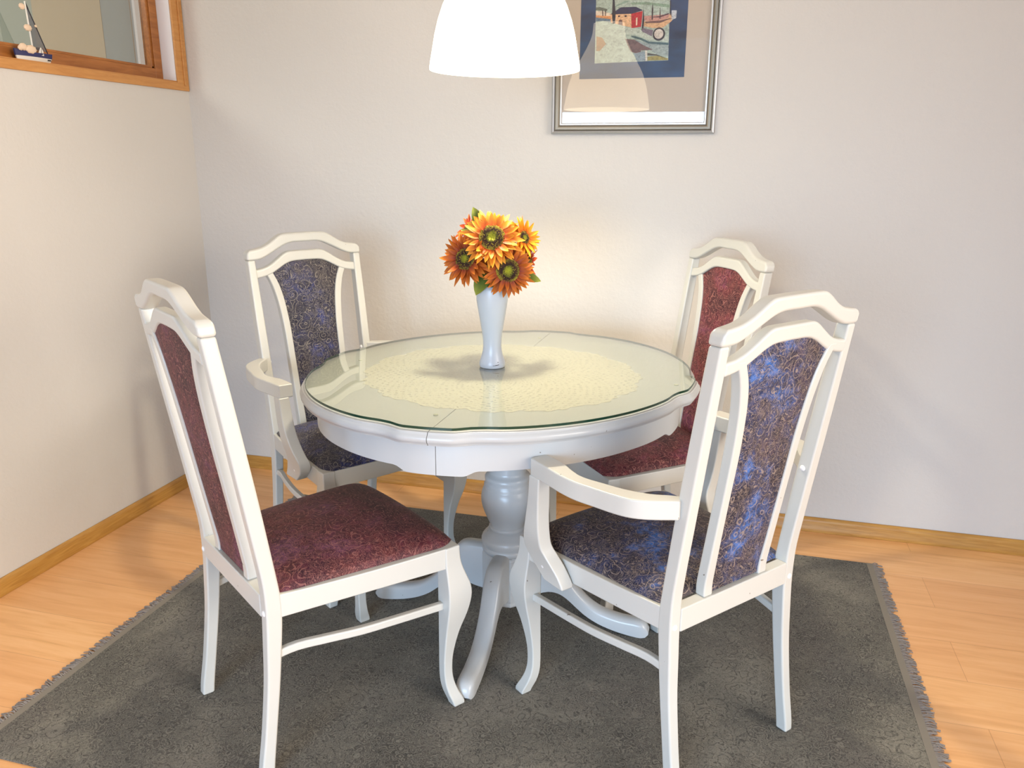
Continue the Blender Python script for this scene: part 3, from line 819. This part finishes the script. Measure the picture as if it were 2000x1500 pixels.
def pbox(name, x0, x1, y0, y1, z0, z1, mat, par=None):
    bm = bmesh.new(); box(bm, x0-po_.x, x1-po_.x, y0, y1, z0-po_.z, z1-po_.z); return fin(name, bm, mat, par or pic, sm=False)
pbox('mat_board', PX0+.034, PX1-.034, -.0060, -.002, PZ0+.034, PZ1-.034, M['mat'])
pr_ = pbox('print', 1.5415, 1.8900, -.0068, -.0060, 1.5540, 1.99, M['bluemat'])
pbox('picture_glass', PX0+.034, PX1-.034, -.0100, -.0085, PZ0+.034, PZ1-.034, M['pglass'])
POLY = {
'bg':[(1.5902,1.93),(1.8318,1.93),(1.8318,1.7855),(1.8357,1.6064),(1.5922,1.6025)],
'hill':[(1.7058,1.785),(1.7574,1.7848),(1.8324,1.7742),(1.8329,1.7647),(1.7578,1.7772),(1.7082,1.7792)],
'hill2':[(1.6542,1.7738),(1.6953,1.7874),(1.7035,1.7909),(1.6869,1.7916),(1.6581,1.7794)],
'path':[(1.6816,1.7178),(1.7111,1.7085),(1.7467,1.700),(1.8337,1.676),(1.8337,1.6624),(1.7695,1.672),(1.7249,1.688),(1.690,1.690)],
'path2':[(1.70,1.680),(1.7698,1.6593),(1.8341,1.653),(1.835,1.619),(1.7985,1.6249),(1.7534,1.6544),(1.7212,1.6729)],
'fieldL':[(1.5916,1.7512),(1.6426,1.7473),(1.6429,1.7376),(1.5918,1.7449)],
'fieldL2':[(1.5912,1.7638),(1.6103,1.764),(1.6423,1.755),(1.6426,1.7473),(1.5916,1.7512)],
'blueL':[(1.5918,1.7449),(1.6429,1.7376),(1.6422,1.728),(1.62,1.7335),(1.5925,1.733)],
'shrubs':[(1.5908,1.7754),(1.6035,1.7758),(1.6291,1.769),(1.6293,1.7632),(1.5911,1.7667)],
'fieldR':[(1.75,1.726),(1.8369,1.7475),(1.8422,1.7265),(1.8148,1.7065),(1.7819,1.7057),(1.7506,1.7125)],
'fieldR2':[(1.7491,1.7433),(1.833,1.7458),(1.8295,1.7345),(1.781,1.7249),(1.7498,1.7298)],
'furrow1':[(1.7541,1.7259),(1.8013,1.728),(1.8478,1.7358),(1.8017,1.7203),(1.7564,1.7219)],
'furrow2':[(1.7659,1.7388),(1.8006,1.7413),(1.8307,1.7497),(1.829,1.745),(1.8008,1.7371)],
'patch':[(1.8384,1.7569),(1.8547,1.7563),(1.854,1.7336),(1.8401,1.7275)],
'front':[(1.6403,1.7522),(1.7083,1.7515),(1.7112,1.71),(1.6816,1.7169),(1.6422,1.728)],
'side':[(1.7083,1.7515),(1.7453,1.7587),(1.7424,1.7109),(1.7113,1.7081)],
'roof':[(1.6403,1.7522),(1.6731,1.7721),(1.723,1.772),(1.7462,1.7606),(1.7094,1.7515)],
'door':[(1.6678,1.7203),(1.668,1.7328),(1.6735,1.7355),(1.6799,1.7334),(1.6816,1.7178)],
'win1':[(1.6653,1.748),(1.6715,1.7481),(1.6717,1.7431),(1.6655,1.743)],
'win2':[(1.6866,1.7476),(1.6939,1.7477),(1.6941,1.7427),(1.6868,1.7425)],
'slit':[(1.7245,1.7384),(1.7296,1.7398),(1.7297,1.7162),(1.7252,1.7153)],
'cyp':[(1.647,1.85),(1.6524,1.793),(1.6574,1.7544),(1.6571,1.7255),(1.6488,1.7219),(1.6454,1.7549)],
't1':[(1.7764,1.7821),(1.7795,1.7612),(1.779,1.7307),(1.7757,1.7308),(1.7746,1.7613)],
't2':[(1.8012,1.7688),(1.8039,1.7488),(1.8035,1.7327),(1.8011,1.7327),(1.8006,1.7489)],
't3':[(1.7474,1.77),(1.7518,1.7317),(1.7493,1.6962),(1.7446,1.6992),(1.7464,1.7357)],
't4':[(1.8318,1.7855),(1.8348,1.7853),(1.8364,1.7428),(1.834,1.7429)],
't5':[(1.6123,1.7658),(1.6155,1.7657),(1.6161,1.7483),(1.6134,1.7484)],
't6':[(1.6219,1.7655),(1.6255,1.7653),(1.6252,1.7479),(1.6231,1.748)],
'shade':[(1.7467,1.7069),(1.7822,1.6999),(1.7791,1.6807),(1.7451,1.6973)],
'brown':[(1.6917,1.6757),(1.7212,1.6729),(1.7534,1.6544),(1.7853,1.6399),(1.7458,1.639),(1.7444,1.6254),(1.7124,1.636),(1.701,1.6559)],
'river':[(1.7102,1.6849),(1.7249,1.6834),(1.7482,1.6759),(1.7695,1.6656),(1.8337,1.6597),(1.8341,1.653),(1.7698,1.6593),(1.7422,1.6713),(1.7146,1.6799)],
'wall2':[(1.7232,1.6298),(1.7584,1.6367),(1.7616,1.6063),(1.7348,1.606)],
'pillar':[(1.7594,1.6386),(1.7656,1.6385),(1.7672,1.6061),(1.7616,1.6063)],
'arch':[(1.7671,1.6306),(1.7985,1.6249),(1.8323,1.6123),(1.7966,1.622),(1.7675,1.6228)],
'grass':[(1.7677,1.6189),(1.7966,1.6216),(1.8354,1.6122),(1.835,1.6074),(1.7682,1.6075)],
'rocks':[(1.5959,1.6866),(1.6153,1.6821),(1.6288,1.662),(1.6081,1.6409),(1.5974,1.6412)]}
POLY['ring'] = [(1.8015+.0200*math.cos(a), 1.6868+.0200*math.sin(a)) for a in steps(0, 2*PI, 28)[:-1]]
POLY['disc'] = [(1.8010+.0148*math.cos(a), 1.6875+.0148*math.sin(a)) for a in steps(0, 2*PI, 28)[:-1]]
PC = dict(bg=(176,192,182), hill=(140,166,146), hill2=(140,164,152), path=(192,204,194), path2=(160,174,174), fieldL=(222,160,110), fieldL2=(226,214,196), blueL=(118,140,160), shrubs=(112,120,110),
          fieldR=(218,178,140), fieldR2=(196,150,140), furrow1=(120,92,92), furrow2=(94,66,80), patch=(200,206,214), front=(232,190,150), side=(188,52,62), roof=(62,62,92), door=(110,80,78), win1=(70,50,60), win2=(70,50,60),
          slit=(236,214,190), cyp=(62,60,70), t1=(70,62,68), t2=(82,66,72), t3=(56,52,66), t4=(60,56,70), t5=(96,74,72), t6=(96,74,72), shade=(128,118,134), brown=(122,98,96), river=(86,110,116), wall2=(150,166,176),
          pillar=(226,222,212), arch=(86,80,74), grass=(162,152,92), rocks=(176,146,112), ring=(66,62,70), disc=(216,208,200))
def m_daub(name, col):
    t = NT(name); n = t.noise(t.coord('Object', scale=(1, 1, 1.6)), 90, 4, .65, 1.2)
    c = srgb(*col)
    return t.set(Base_Color=t.ramp(n.outputs[0], [(.32, srgb(*[max(0, int(v*.80)) for v in col])), (.5, c), (.68, srgb(*[min(255, int(v*1.10)) for v in col]))]), Roughness=.7)
bm = bmesh.new(); mats = []
for i, (k, L) in enumerate(POLY.items()):
    mats.append(m_daub('paint_'+k, PC[k])); y = -.0069-.00003*i
    f = bm.faces.new([bm.verts.new((x-po_.x, y, z-po_.z)) for x, z in L]); f.material_index = i
    if f.normal.y > 0: pass
    f.normal_update()
    if f.normal.y > 0: f.normal_flip()
fin('painted_landscape', bm, mats, pr_, sm=False, recalc=False)

# ------------------------------------------------------------------ toy sailboat on the sill
BX, BY, BZ = -.029, -.7035, WZ0+.0042
boat = empty('toy_sailboat', (BX, BY, BZ), 0)
tag(boat, 'small blue and white toy sailboat with shells on the window sill', 'ornament')
mb = {k: m_plain('boat_'+k, srgb(*c), .6) for k, c in dict(navy=(40, 44, 92), teal=(54, 84, 112), white=(226, 224, 216), rope=(120, 84, 84), shell=(226, 202, 176), dark=(30, 28, 40)).items()}
def hull(name, z0, z1, g0, g1, mat):
    bm = bmesh.new(); loops = []
    for y in steps(-.066, .066, 18):
        t = (y+.066)/.132
        w0 = .019*max(.05, math.sin(PI*min(1, t*.80+.02)))**.7
        sheer = .006*(2*t-1)**2*(1 if t < .5 else .3)
        a, b = w0*g0, w0*g1
        yy0 = y*(.88 if z0 < .005 else .96) ; yy1 = y*(.96 if z0 < .005 else 1.0)
        loops.append([(-a, yy0, z0), (a, yy0, z0), (b, yy1, z1+sheer), (-b, yy1, z1+sheer)])
    loft(bm, loops); return fin(name, bm, mat, boat, ang=50)
hull('hull', 0, .013, .62, .95, mb['white'])
hull('deck_band', .0131, .026, .95, 1.0, mb['navy'])
def rod(name, p, q, r, mat, par=boat, n=8):
    bm = bmesh.new(); p, q = Vector(p), Vector(q); d = (q-p).normalized(); a = d.orthogonal().normalized(); b = d.cross(a)
    loft(bm, [[c+a*(r*math.cos(2*PI*k/n))+b*(r*math.sin(2*PI*k/n)) for k in range(n)] for c in (p, q)])
    return fin(name, bm, mat, par)
MH = .171
rod('mast', (0, .006, .027), (0, .0, MH), .0023, mb['white'])
rod('rigging', (0, .0, MH), (0, .061, .030), .0017, mb['dark'])
bm = bmesh.new()
pts = [(0, .003, MH-.004), (0, .008, .038), (0, .057, .034)]
for dx in (-.0004, .0004):
    vs = [bm.verts.new((dx, y, z)) for _, y, z in pts]; bm.faces.new(vs)
vv = bm.verts[:]
for i in range(3): bm.faces.new((vv[i], vv[(i+1) % 3], vv[3+(i+1) % 3], vv[3+i]))
t = NT('net_sail'); tr = t.add('ShaderNodeBsdfTransparent'); mx = t.add('ShaderNodeMixShader', {0: .45, 1: t.p.outputs[0], 2: tr.outputs[0]}); t.set(Base_Color=srgb(110, 112, 118), Roughness=.9); t.link(mx.outputs[0], t.out.inputs[0])
sail = fin('sail', bm, t.m, boat, sm=False)
bm = bmesh.new()
loft(bm, [[(dx, y, z) for dx in (0,)*1 for y, z in ((.001, MH), (.004, MH-.002), (.012, MH-.020), (.010, MH-.026), (.003, MH-.020))] for dx in (-.0008, .0008)])
fin('pennant', bm, mb['navy'], boat, sm=False)
def shell(y, z, s, x=.008, sy=1.0):
    bm = bmesh.new(); bmesh.ops.create_uvsphere(bm, u_segments=18, v_segments=10, radius=1)
    for v in bm.verts:
        a = math.atan2(v.co.z, v.co.y); k = 1+.07*math.cos(a*9)
        v.co = Vector((x+v.co.x*s*.40, y+v.co.y*s*sy*k, z+v.co.z*s*.75*k))
    fin('shell', bm, mb['shell'], boat)
shell(-.042, .038, .014, .012); shell(-.016, .033, .017, .014, 1.2); shell(-.006, .096, .013, .004, 1.1); shell(-.016, .154, .012, .003, .9); shell(.026, .105, .005, .003); shell(-.052, .034, .010, .012)
bm = bmesh.new()
loft(bm, [[(.0165+dx, y, z) for y, z in ((.006, .020), (.010, .030), (.018, .043), (.026, .033), (.027, .019))] for dx in (0, .002)])
bs = fin('sail_badge', bm, mb['white'], boat, bevel=.0006, sm=False)
rod('badge_mast', (.0190, .018, .021), (.0190, .018, .038), .0006, mb['dark'], boat)
bm = bmesh.new()
for i, dy in enumerate((0, .0028, .0056, .0084, .0112)): box(bm, .0136, .0146, .043+dy, .0448+dy, .0065, .0105)
fin('hull_lettering', bm, mb['dark'], boat, sm=False)
